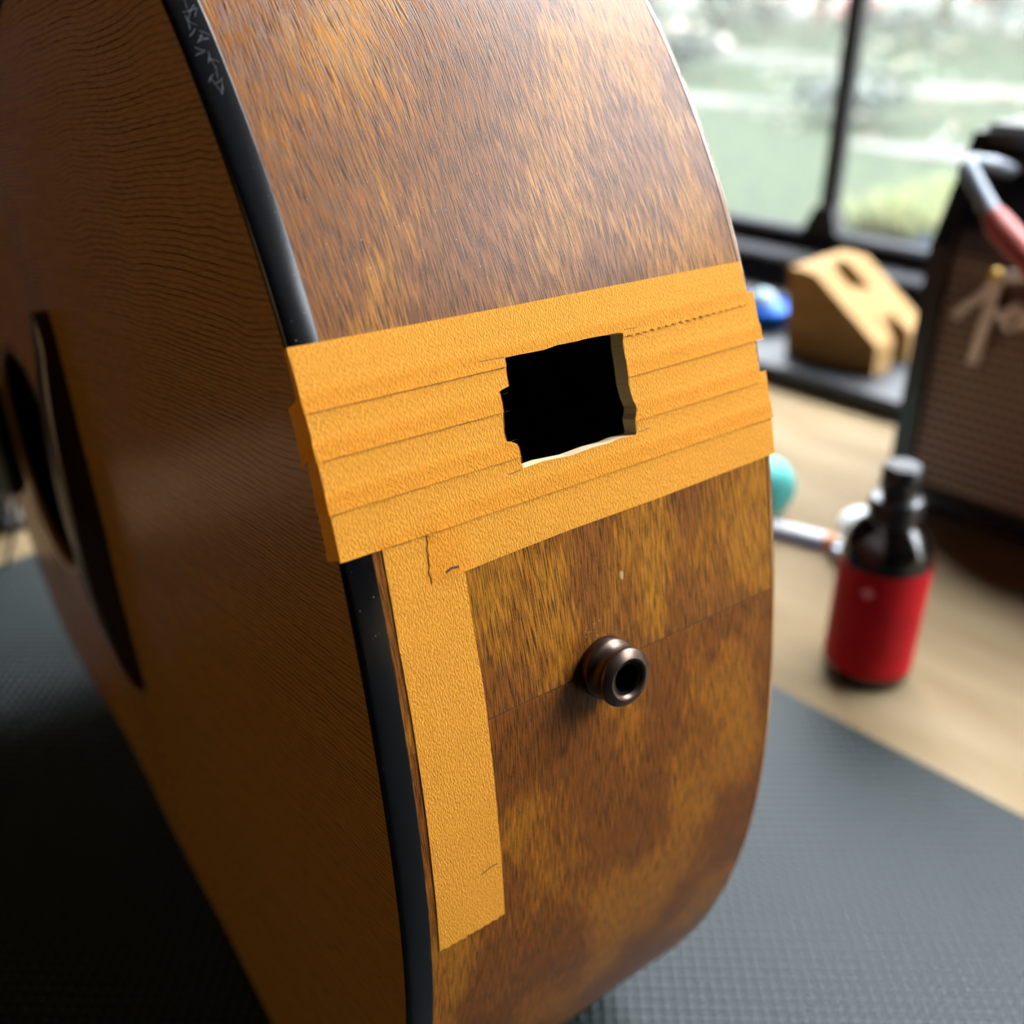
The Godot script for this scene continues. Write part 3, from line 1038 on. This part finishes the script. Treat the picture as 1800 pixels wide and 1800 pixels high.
	part("badge_stud", lathe([Vector2(0.0, -0.004), Vector2(0.0048, -0.004), Vector2(0.0048, 0.002), Vector2(0.003, 0.0042), Vector2(0.0, 0.0048)], 20, Transform3D(Basis(Vector3(1, 0, 0), PI / 2), px.call(0.004, 0.0595) + Vector3(0, 0, 0.004))), M.brass, logo)
	# carrying handle on the top
	part("handle", tube([Vector3(0.09, 0.262, -0.11), Vector3(0.095, 0.275, -0.11), Vector3(0.12, 0.282, -0.11), Vector3(0.19, 0.282, -0.11), Vector3(0.215, 0.275, -0.11), Vector3(0.22, 0.262, -0.11)], [0.007], 10), M.black, o)
	# grey rod with a red grip hooked over the front
	var rod := thing("hooked_tool", "grey hooked rod with a red grip leaning across the amplifier's control panel", "tool", bench_frame(0.302, 0.67, 0.0))
	part("shaft", tube([Vector3(0.034, 0.2380, -0.022), Vector3(0.027, 0.2425, -0.010), Vector3(0.0195, 0.2445, 0.008), Vector3(0.0195, 0.2425, 0.012), Vector3(0.030, 0.234, 0.018), Vector3(0.050, 0.219, 0.030)], [0.0045, 0.0050, 0.0060, 0.0060, 0.0054, 0.0054], 14), M.rodgrey, rod)
	part("grip", tube([Vector3(0.048, 0.2205, 0.029), Vector3(0.054, 0.216, 0.032), Vector3(0.088, 0.1985, 0.049), Vector3(0.12, 0.182, 0.066), Vector3(0.124, 0.180, 0.068)], [0.0068, 0.0082, 0.0088, 0.008, 0.004], 14), M.red, rod)


func build_fill_lamp() -> void:
	# warm lamp added out of view to fill the dark soundboard with light
	var o := thing("fill_lamp", "added unseen fill lamp with a warm glowing globe on the dark side of the workshop", "lamp", bench_frame(0.7, -1.35, BELOW))
	part("base", lathe([Vector2(0.0, 0.0), Vector2(0.14, 0.0), Vector2(0.14, 0.012), Vector2(0.02, 0.03), Vector2(0.0, 0.03)], 32), M.black, o)
	part("pole", tube([Vector3(0, 0.02, 0), Vector3(0, 1.30, 0)], [0.010], 12), M.black, o)
	var glow := mat("ffe2b4", 0.5)
	glow.emission_enabled = true
	glow.emission = Color(1.0, 0.84, 0.6)
	glow.emission_energy_multiplier = 0.4
	var globe := SphereMesh.new()
	globe.radius = 0.16
	globe.height = 0.32
	part("fill_globe", globe, glow, o, Transform3D(Basis(), Vector3(0, 1.37, 0)))
	var l := OmniLight3D.new()
	l.name = "fill_light"
	l.light_color = Color(1.0, 0.84, 0.6)
	l.light_energy = 0.115
	l.light_size = 0.155
	l.omni_range = 12.0
	l.omni_attenuation = 2.0
	l.shadow_enabled = true
	l.position = Vector3(0, 1.37, 0)
	o.add_child(l)


func build_clutter() -> void:
	# black board with its things at the back of the bench
	var tr := thing("low_tray", "low black board along the back of the bench, under the wooden caddy", "board", bench_frame(0.362, 0.8135, 0.0))
	part("board", box(Vector3(-0.42, 0.0, -0.235), Vector3(0.0, 0.018, 0.0), 0.003), M.tray, tr)
	# wooden caddy: sloping sides, slots cut into the slope
	var cad := thing("wooden_caddy", "pale wooden caddy with a sloping front and slots, standing on the black board", "caddy", bench_frame(0.5105, 0.857, 0.018))
	var full := PackedVector2Array([Vector2(0.0, 0.0), Vector2(0.094, 0.0), Vector2(0.0930, 0.0275), Vector2(0.0905, 0.031), Vector2(0.022, 0.0815), Vector2(0.018, 0.083), Vector2(-0.0065, 0.084), Vector2(-0.008, 0.082)])
	var notched := PackedVector2Array([Vector2(0.0, 0.0), Vector2(0.076, 0.0), Vector2(0.076, 0.030), Vector2(0.072, 0.0446), Vector2(0.050, 0.0609), Vector2(0.046, 0.0615), Vector2(0.016, 0.063), Vector2(0.010, 0.0835), Vector2(-0.0065, 0.084), Vector2(-0.008, 0.082)])
	var cut := begin()
	add_prism(cut, full, -0.032, 0.0)
	add_prism(cut, notched, -0.060, -0.032)
	add_prism(cut, full, -0.095, -0.060)
	var mesh := finish(cut)
	part("block", mesh, M.birch, cad)
	# blue item with a white top behind the guitar
	var bl := thing("blue_lid", "bright blue shallow dish with a white knob, beside the wooden caddy", "dish", bench_frame(0.585, 0.925, 0.018))
	part("dish", lathe([Vector2(0.0, 0.0), Vector2(0.026, 0.0), Vector2(0.034, 0.006), Vector2(0.036, 0.018), Vector2(0.034, 0.020), Vector2(0.031, 0.016), Vector2(0.0, 0.016)], 32), M.blue, bl)
	part("white_knob", lathe([Vector2(0.0, 0.016), Vector2(0.014, 0.016), Vector2(0.0145, 0.022), Vector2(0.011, 0.030), Vector2(0.005, 0.034), Vector2(0.0, 0.0345)], 24), mat("8fa3a6", 0.6), bl)
	# teal ball
	var ball := SphereMesh.new()
	ball.radius = 0.0215
	ball.height = 0.043
	ball.radial_segments = 40
	ball.rings = 24
	tag(part("teal_ball", ball, M.teal, self, bench_frame(0.353, 0.588, 0.0215)), "matt teal ball half hidden behind the guitar's end", "ball")
	# dark spray bottle with a red label
	var bo := thing("spray_bottle", "dark glass bottle with a red label and black pump cap, standing on the bench", "bottle", bench_frame(0.204, 0.470, 0.0))
	part("glass_body", lathe([Vector2(0.0, 0.001), Vector2(0.019, 0.0), Vector2(0.0225, 0.0015), Vector2(0.0235, 0.005), Vector2(0.0235, 0.078), Vector2(0.0225, 0.084), Vector2(0.0195, 0.090), Vector2(0.0145, 0.0955), Vector2(0.0125, 0.098), Vector2(0.0120, 0.103)], 48), M.bottle, bo)
	var lab := begin()
	add_lathe(lab, [Vector2(0.0236, 0.0095), Vector2(0.0239, 0.0095), Vector2(0.0239, 0.074), Vector2(0.0236, 0.074)], 48)
	# label print runs once round, bottom to top
	var lm: StandardMaterial3D = M.label
	lm.uv1_scale = Vector3(1.0, -1.0 / 0.0645, 1)
	lm.uv1_offset = Vector3(0.45, 0.074 / 0.0645, 0)
	tag(part("label", finish(lab), lm, bo), "red printed label")
	part("collar", lathe([Vector2(0.0125, 0.097), Vector2(0.0138, 0.098), Vector2(0.0138, 0.108), Vector2(0.0128, 0.110), Vector2(0.0085, 0.111), Vector2(0.0080, 0.117), Vector2(0.0, 0.117)], 32), M.cap, bo)
	part("pump_cap", lathe([Vector2(0.0, 0.114), Vector2(0.0092, 0.114), Vector2(0.0105, 0.116), Vector2(0.0100, 0.126), Vector2(0.0085, 0.128), Vector2(0.0, 0.1277)], 32), M.cap, bo)
	# white roll, pen and metal ball behind the bottle
	var roll := thing("white_cap", "small white domed cap on the bench behind the bottle", "cap", bench_frame(0.287, 0.614, 0.0))
	part("dome", lathe([Vector2(0.0, 0.0), Vector2(0.0165, 0.0), Vector2(0.017, 0.003), Vector2(0.0155, 0.010), Vector2(0.010, 0.015), Vector2(0.0, 0.0165)], 28), M.white, roll)
	var pen := thing("marker_pen", "white and blue pen with an orange collar lying on the bench behind the bottle", "pen", bench_frame(0.291, 0.577, 0.0052))
	var ax := func(x0: float, x1: float, r0: float, r1: float) -> ArrayMesh: return tube([Vector3(x0, 0, x0 * -0.28), Vector3(x1, 0, x1 * -0.28)], [r0, r1], 16)
	part("barrel", ax.call(-0.085, -0.003, 0.0052, 0.0052), M.white, pen)
	part("stripe", box(Vector3(-0.06, -0.0050, 0.0030), Vector3(-0.004, 0.0004, 0.0059), 0.0006), M.penblue, pen, Transform3D(Basis(Vector3.UP, 0.273), Vector3.ZERO))
	part("collar", ax.call(-0.003, 0.004, 0.0060, 0.0060), M.orange, pen)
	part("clear_tip", ax.call(0.004, 0.030, 0.0050, 0.0042), M.glassy, pen)
	var steel := SphereMesh.new()
	steel.radius = 0.0055
	steel.height = 0.011
	tag(part("steel_ball", steel, M.steel, self, bench_frame(0.279, 0.566, 0.0055)), "tiny steel ball on the bench just left of the bottle", "ball")
	# things past the far end of the mat
	var kc := thing("tool_case", "dark brown tool case at the far end of the workbench", "case", bench_frame(0.755, 0.42, 0.0))
	part("case_body", box(Vector3(-0.04, 0.0, 0.0), Vector3(0.0, 0.04, 0.20), 0.005), M.board, kc)
	part("case_lid", box(Vector3(-0.041, 0.04, -0.001), Vector3(0.001, 0.05, 0.201), 0.004), M.black, kc)
	var cl := thing("bar_clamp", "bright metal clamp end lying past the far end of the mat", "clamp", bench_frame(0.700, 0.187, 0.0))
	part("screw", tube([Vector3(-0.03, 0.03, 0.0), Vector3(0.012, 0.03, 0.0)], [0.006], 14), M.steel, cl)
	part("swivel_pad", lathe([Vector2(0.0, -0.012), Vector2(0.010, -0.012), Vector2(0.011, -0.009), Vector2(0.006, 0.0), Vector2(0.0, 0.002)], 20, Transform3D(Basis(Vector3(0, 0, 1), PI / 2), Vector3(0.012, 0.03, 0))), M.chrome, cl)
	part("clamp_bar", box(Vector3(-0.035, 0.0, -0.012), Vector3(-0.02, 0.045, 0.012), 0.003), M.black, cl)
	part("clamp_foot", box(Vector3(-0.035, 0.0, -0.012), Vector3(0.0, 0.012, 0.012), 0.003), M.black, cl)
	var cab := part("thin_cable", tube([Vector3(0.0, 0.09, -0.012), Vector3(0.002, 0.06, -0.006), Vector3(0.004, 0.03, 0.004), Vector3(0.0, 0.008, 0.012), Vector3(-0.012, 0.0035, 0.02), Vector3(-0.04, 0.0035, 0.03), Vector3(-0.12, 0.0035, 0.02)], [0.0014], 8), M.black, self, bench_frame(0.64, 0.168, 0.003))
	tag(cab, "thin black cable looping onto the far end of the mat", "cable")
	# dark furniture along the left side of the shop, mirrored in the lacquer
	var cb := thing("tool_cabinet", "dark steel tool cabinet against the workshop wall beyond the guitar", "cabinet", bench_frame(2.75, -0.2, BELOW))
	part("carcass", box(Vector3(-0.4, 0.0, -0.9), Vector3(0.0, 1.25, 0.9), 0.01), M.cabinet, cb)
	for k in 4:
		var dr := part("drawer", box(Vector3(0.0, 0.08 + k * 0.29, -0.86), Vector3(0.02, 0.34 + k * 0.29, 0.86), 0.006), M.cabinet, cb)
		part("handle", box(Vector3(0.02, 0.28 + k * 0.29, -0.3), Vector3(0.04, 0.30 + k * 0.29, 0.3), 0.004), M.steel, dr)


# ---------------------------------------------------------------- the garden outside
func leaf_mesh() -> ArrayMesh:
	var st := begin()
	for s in [-1.0, 1.0]:
		for v in [Vector3(0, 0, 0), Vector3(0.32 * s, 0.5, 0.08), Vector3(0, 0.5, 0), Vector3(0, 0.5, 0), Vector3(0.32 * s, 0.5, 0.08), Vector3(0, 1.0, 0.0)]:
			st.add_vertex(v)
	return finish(st)


func scatter(called: String, parent: Node3D, mesh: Mesh, n: int, place: Callable, colors: Array) -> void:
	var mm := MultiMesh.new()
	mm.transform_format = MultiMesh.TRANSFORM_3D
	mm.use_colors = true
	mm.mesh = mesh
	mm.instance_count = n
	for i in n:
		mm.set_instance_transform(i, place.call(i))
		var c: Color = colors[rng.randi() % colors.size()]
		mm.set_instance_color(i, (c * rng.randf_range(0.75, 1.2)).srgb_to_linear())
	var o := MultiMeshInstance3D.new()
	o.name = called
	o.multimesh = mm
	o.material_override = M.leaf
	parent.add_child(o, true)
	tag(o, "", "", "", "stuff")


func turned() -> Basis:
	return Basis.from_euler(Vector3(rng.randf() * TAU, rng.randf() * TAU, rng.randf() * TAU))


func shrub(a: float, b: float, r: float, tall: float, leaves: Array, bloom: Array, n: int, label: String) -> void:
	var o := thing("garden_shrub", label, "shrub", Transform3D(Basis(), bench_at(a, b, BELOW)), "shrubs in the garden outside")
	part("stem", tube([Vector3(0, 0, 0), Vector3(0.03, tall * 0.35, 0.02), Vector3(0.0, tall * 0.7, -0.03)], [0.035, 0.025, 0.01], 7), M.bark, o)
	var lm := leaf_mesh()
	scatter("foliage", o, lm, n, func(_i):
		var d := Vector3(rng.randfn(), rng.randfn(), rng.randfn()).normalized() * pow(rng.randf(), 0.4)
		return Transform3D(turned().scaled(Vector3.ONE * rng.randf_range(0.08, 0.16)), Vector3(d.x * r, tall * 0.55 + d.y * tall * 0.5, d.z * r)), leaves)
	if bloom:
		var ball := SphereMesh.new()
		ball.radius = 0.5
		ball.height = 0.8
		ball.radial_segments = 8
		ball.rings = 4
		scatter("blossom", o, ball, 26, func(_i):
			var d := Vector3(rng.randfn(), absf(rng.randfn()), rng.randfn()).normalized()
			return Transform3D(turned().scaled(Vector3.ONE * rng.randf_range(0.08, 0.17)), Vector3(d.x * r, tall * 0.55 + d.y * tall * 0.52, d.z * r)), bloom)


func build_garden() -> void:
	var F := bench_frame(0, 0, 0)
	structure("ground", box(Vector3(-90, BELOW - 0.4, -120), Vector3(90, BELOW - 0.101, 60)), M.lawn, "grey green lawn outside the window", F)
	var low := BELOW - 0.1
	rng.seed = 5
	# pale beds and paths lying in the lawn
	for s in [[6.2, 12.9, 1.3, 0.45, 0], [5.0, 13.6, 1.5, 0.6, 0], [8.9, 15.2, 1.1, 0.5, 0], [11.8, 16.4, 2.2, 0.6, 1], [7.4, 10.4, 0.8, 0.3, 1], [3.9, 8.6, 0.8, 0.35, 1]]:
		var poly := PackedVector2Array()
		for k in 22:
			var f := TAU * k / 22.0
			var r := 1.0 + 0.22 * sin(f * 3.0 + s[0]) + 0.12 * sin(f * 5.0 + s[1] * 2.0)
			poly.append(Vector2(cos(f) * s[2] * r, sin(f) * s[3] * r))
		var st := begin()
		add_prism(st, poly, 0.0, 0.02)
		structure("gravel_bed", finish(st), M.path if s[4] == 0 else M.path_dim, "pale gravel bed in the lawn", Transform3D(F.basis * Basis(Vector3.RIGHT, -PI / 2), bench_at(s[0], s[1], low - 0.005)))
	# bright strip of young grass close to the window
	var go := Node3D.new()
	go.name = "grass"
	add_child(go, true)
	go.transform = Transform3D(F.basis, bench_at(1.85, 5.9, low))
	tag(go, "bright yellow green grass just outside the window", "grass", "", "stuff")
	var blade := begin()
	for v in [Vector3(-0.012, 0, 0), Vector3(0.0, 1, 0.25), Vector3(0.012, 0, 0)]: blade.add_vertex(v)
	scatter("grass_blades", go, finish(blade), 9000, func(_i):
		var x := rng.randf_range(-1.1, 0.9)
		return Transform3D(Basis(Vector3.UP, rng.randf() * TAU).scaled(Vector3(1, rng.randf_range(0.10, 0.24), 1)), Vector3(x, 0, rng.randf_range(-0.7, 0.75) + x * 0.35)), [Color("2d380e"), Color("384014"), Color("45421c"), Color("28330e")])
	var pale := [Color("56574e"), Color("564f43"), Color("5a5c56"), Color("563b35")]
	var green := [Color("181f16"), Color("1f281b"), Color("282e21"), Color("121914")]
	var grey := [Color("1f2521"), Color("272e27"), Color("2e332d"), Color("181f1a")]
	var pink := [Color("552924"), Color("5c332f"), Color("61423f")]
	var red := [Color("541d11"), Color("582418"), Color("552118")]
	var white := [Color("55504b"), Color("5c544c")]
	shrub(11.6, 20.6, 0.45, 0.75, green, pink, 260, "small round shrub with pink flowers, just right of the window mullion")
	shrub(13.6, 31.6, 0.8, 1.1, green, red, 260, "low shrub with orange red flowers, farthest right in the garden")
	shrub(12.3, 28.2, 0.7, 1.0, grey, red, 240, "shrub with orange red flowers standing above the amplifier")
	shrub(17.9, 38.0, 0.9, 1.3, green, white, 240, "white-flowered shrub at the far end of the garden")
	shrub(14.4, 21.6, 0.5, 0.9, green, pink, 240, "pink-flowered shrub left of the window mullion")
	shrub(16.8, 20.4, 0.6, 1.0, grey, pink, 240, "pink-flowered shrub next to the guitar's upper edge")
	shrub(9.6, 19.0, 0.9, 0.8, green, [], 420, "plain dark green shrub in the middle of the garden")
	shrub(13.4, 18.6, 0.9, 0.9, green, [], 420, "plain dark green shrub left of the mullion")
	shrub(8.4, 21.8, 1.0, 0.9, grey, [], 420, "grey green shrub behind the gravel beds")
	shrub(9.7, 12.4, 0.7, 0.5, grey, white, 420, "low grey shrub with white flowers beside the guitar")
	shrub(5.4, 9.6, 0.6, 0.35, grey, [], 380, "flat grey green shrub in the near lawn")
	shrub(19.0, 27.0, 1.2, 1.6, green, white, 380, "tall shrub with white flowers in the far left of the garden")
	# small flowers scattered over the lawn
	var fl := Node3D.new()
	fl.name = "lawn_flowers"
	add_child(fl, true)
	fl.transform = F
	tag(fl, "small pale flowers scattered over the lawn", "flowers", "", "stuff")
	var petal := SphereMesh.new()
	petal.radius = 0.5
	petal.height = 0.6
	petal.radial_segments = 7
	petal.rings = 4
	scatter("flower_heads", fl, petal, 330, func(_i):
		var b := rng.randf_range(8.0, 34.0)
		return Transform3D(Basis().scaled(Vector3.ONE * rng.randf_range(0.04, 0.05 + b * 0.004)), Vector3(-b * rng.randf_range(0.28, 1.0), low + rng.randf_range(0.02, 0.2), -b)), pale)
	var tl := Node3D.new()
	tl.name = "treeline"
	add_child(tl, true)
	tl.transform = F
	tag(tl, "line of green trees closing the garden", "trees", "", "stuff")
	scatter("tree_leaves", tl, leaf_mesh(), 22000, func(_i):
		var x := rng.randf_range(-50, 60)
		var tall := 18.0 + 3.0 * sin(x * 0.35) + 2.0 * sin(x * 0.9 + 1.0)  # crowns raised to block low sky light
		return Transform3D(turned().scaled(Vector3.ONE * rng.randf_range(0.8, 1.8)), Vector3(x, low + lerpf(1.6, tall, rng.randf()), rng.randf_range(-33, -28))), green)
	for k in 24:
		var x := -44.0 + k * 4.3 + rng.randf_range(-1.0, 1.0)
		part("trunk", tube([Vector3(x, low, -30.5), Vector3(x + 0.2, low + 4.0, -30.3), Vector3(x, low + 12.0, -30.6)], [0.22, 0.17, 0.08], 8), M.bark, tl)


# ---------------------------------------------------------------- everything
func _ready() -> void:
	var cam := Camera3D.new()
	cam.name = "camera"
	cam.keep_aspect = Camera3D.KEEP_HEIGHT
	cam.fov = 53.1301
	cam.near = 0.01
	cam.far = 300.0
	cam.transform = Transform3D(Basis(Vector3(0.99999, -0.00301, 0.0016), Vector3(0.0034, 0.88338, -0.46865), Vector3(0.0, 0.46865, 0.88338)).orthonormalized(), Vector3(0, EYE, 0))
	var lens := CameraAttributesPhysical.new()
	lens.frustum_focal_length = 24.0
	lens.frustum_focus_distance = 0.222
	lens.exposure_aperture = 5.4
	cam.attributes = lens
	add_child(cam)
	var env := Environment.new()
	env.background_mode = Environment.BG_SKY
	var sky := Sky.new()
	var sm := ProceduralSkyMaterial.new()
	sm.sky_top_color = Color(0.94, 0.97, 1.0)
	sm.sky_horizon_color = Color(1.0, 1.0, 0.98)
	sm.ground_bottom_color = Color(0.5, 0.52, 0.48)
	sm.ground_horizon_color = Color(0.8, 0.82, 0.78)
	sky.sky_material = sm
	env.sky = sky
	env.background_energy_multiplier = 10.0
	env.tonemap_mode = Environment.TONE_MAPPER_LINEAR
	env.tonemap_exposure = 3.85
	env.sdfgi_enabled = true
	env.ssao_enabled = true
	env.ssil_enabled = true
	var we := WorldEnvironment.new()
	we.name = "sky"
	we.environment = env
	add_child(we)
	rng.seed = 1
	make_materials()
	make_outline()
	build_room()
	build_garden()
	build_guitar()
	build_tape()
	build_amp()
	build_clutter()
	build_fill_lamp()
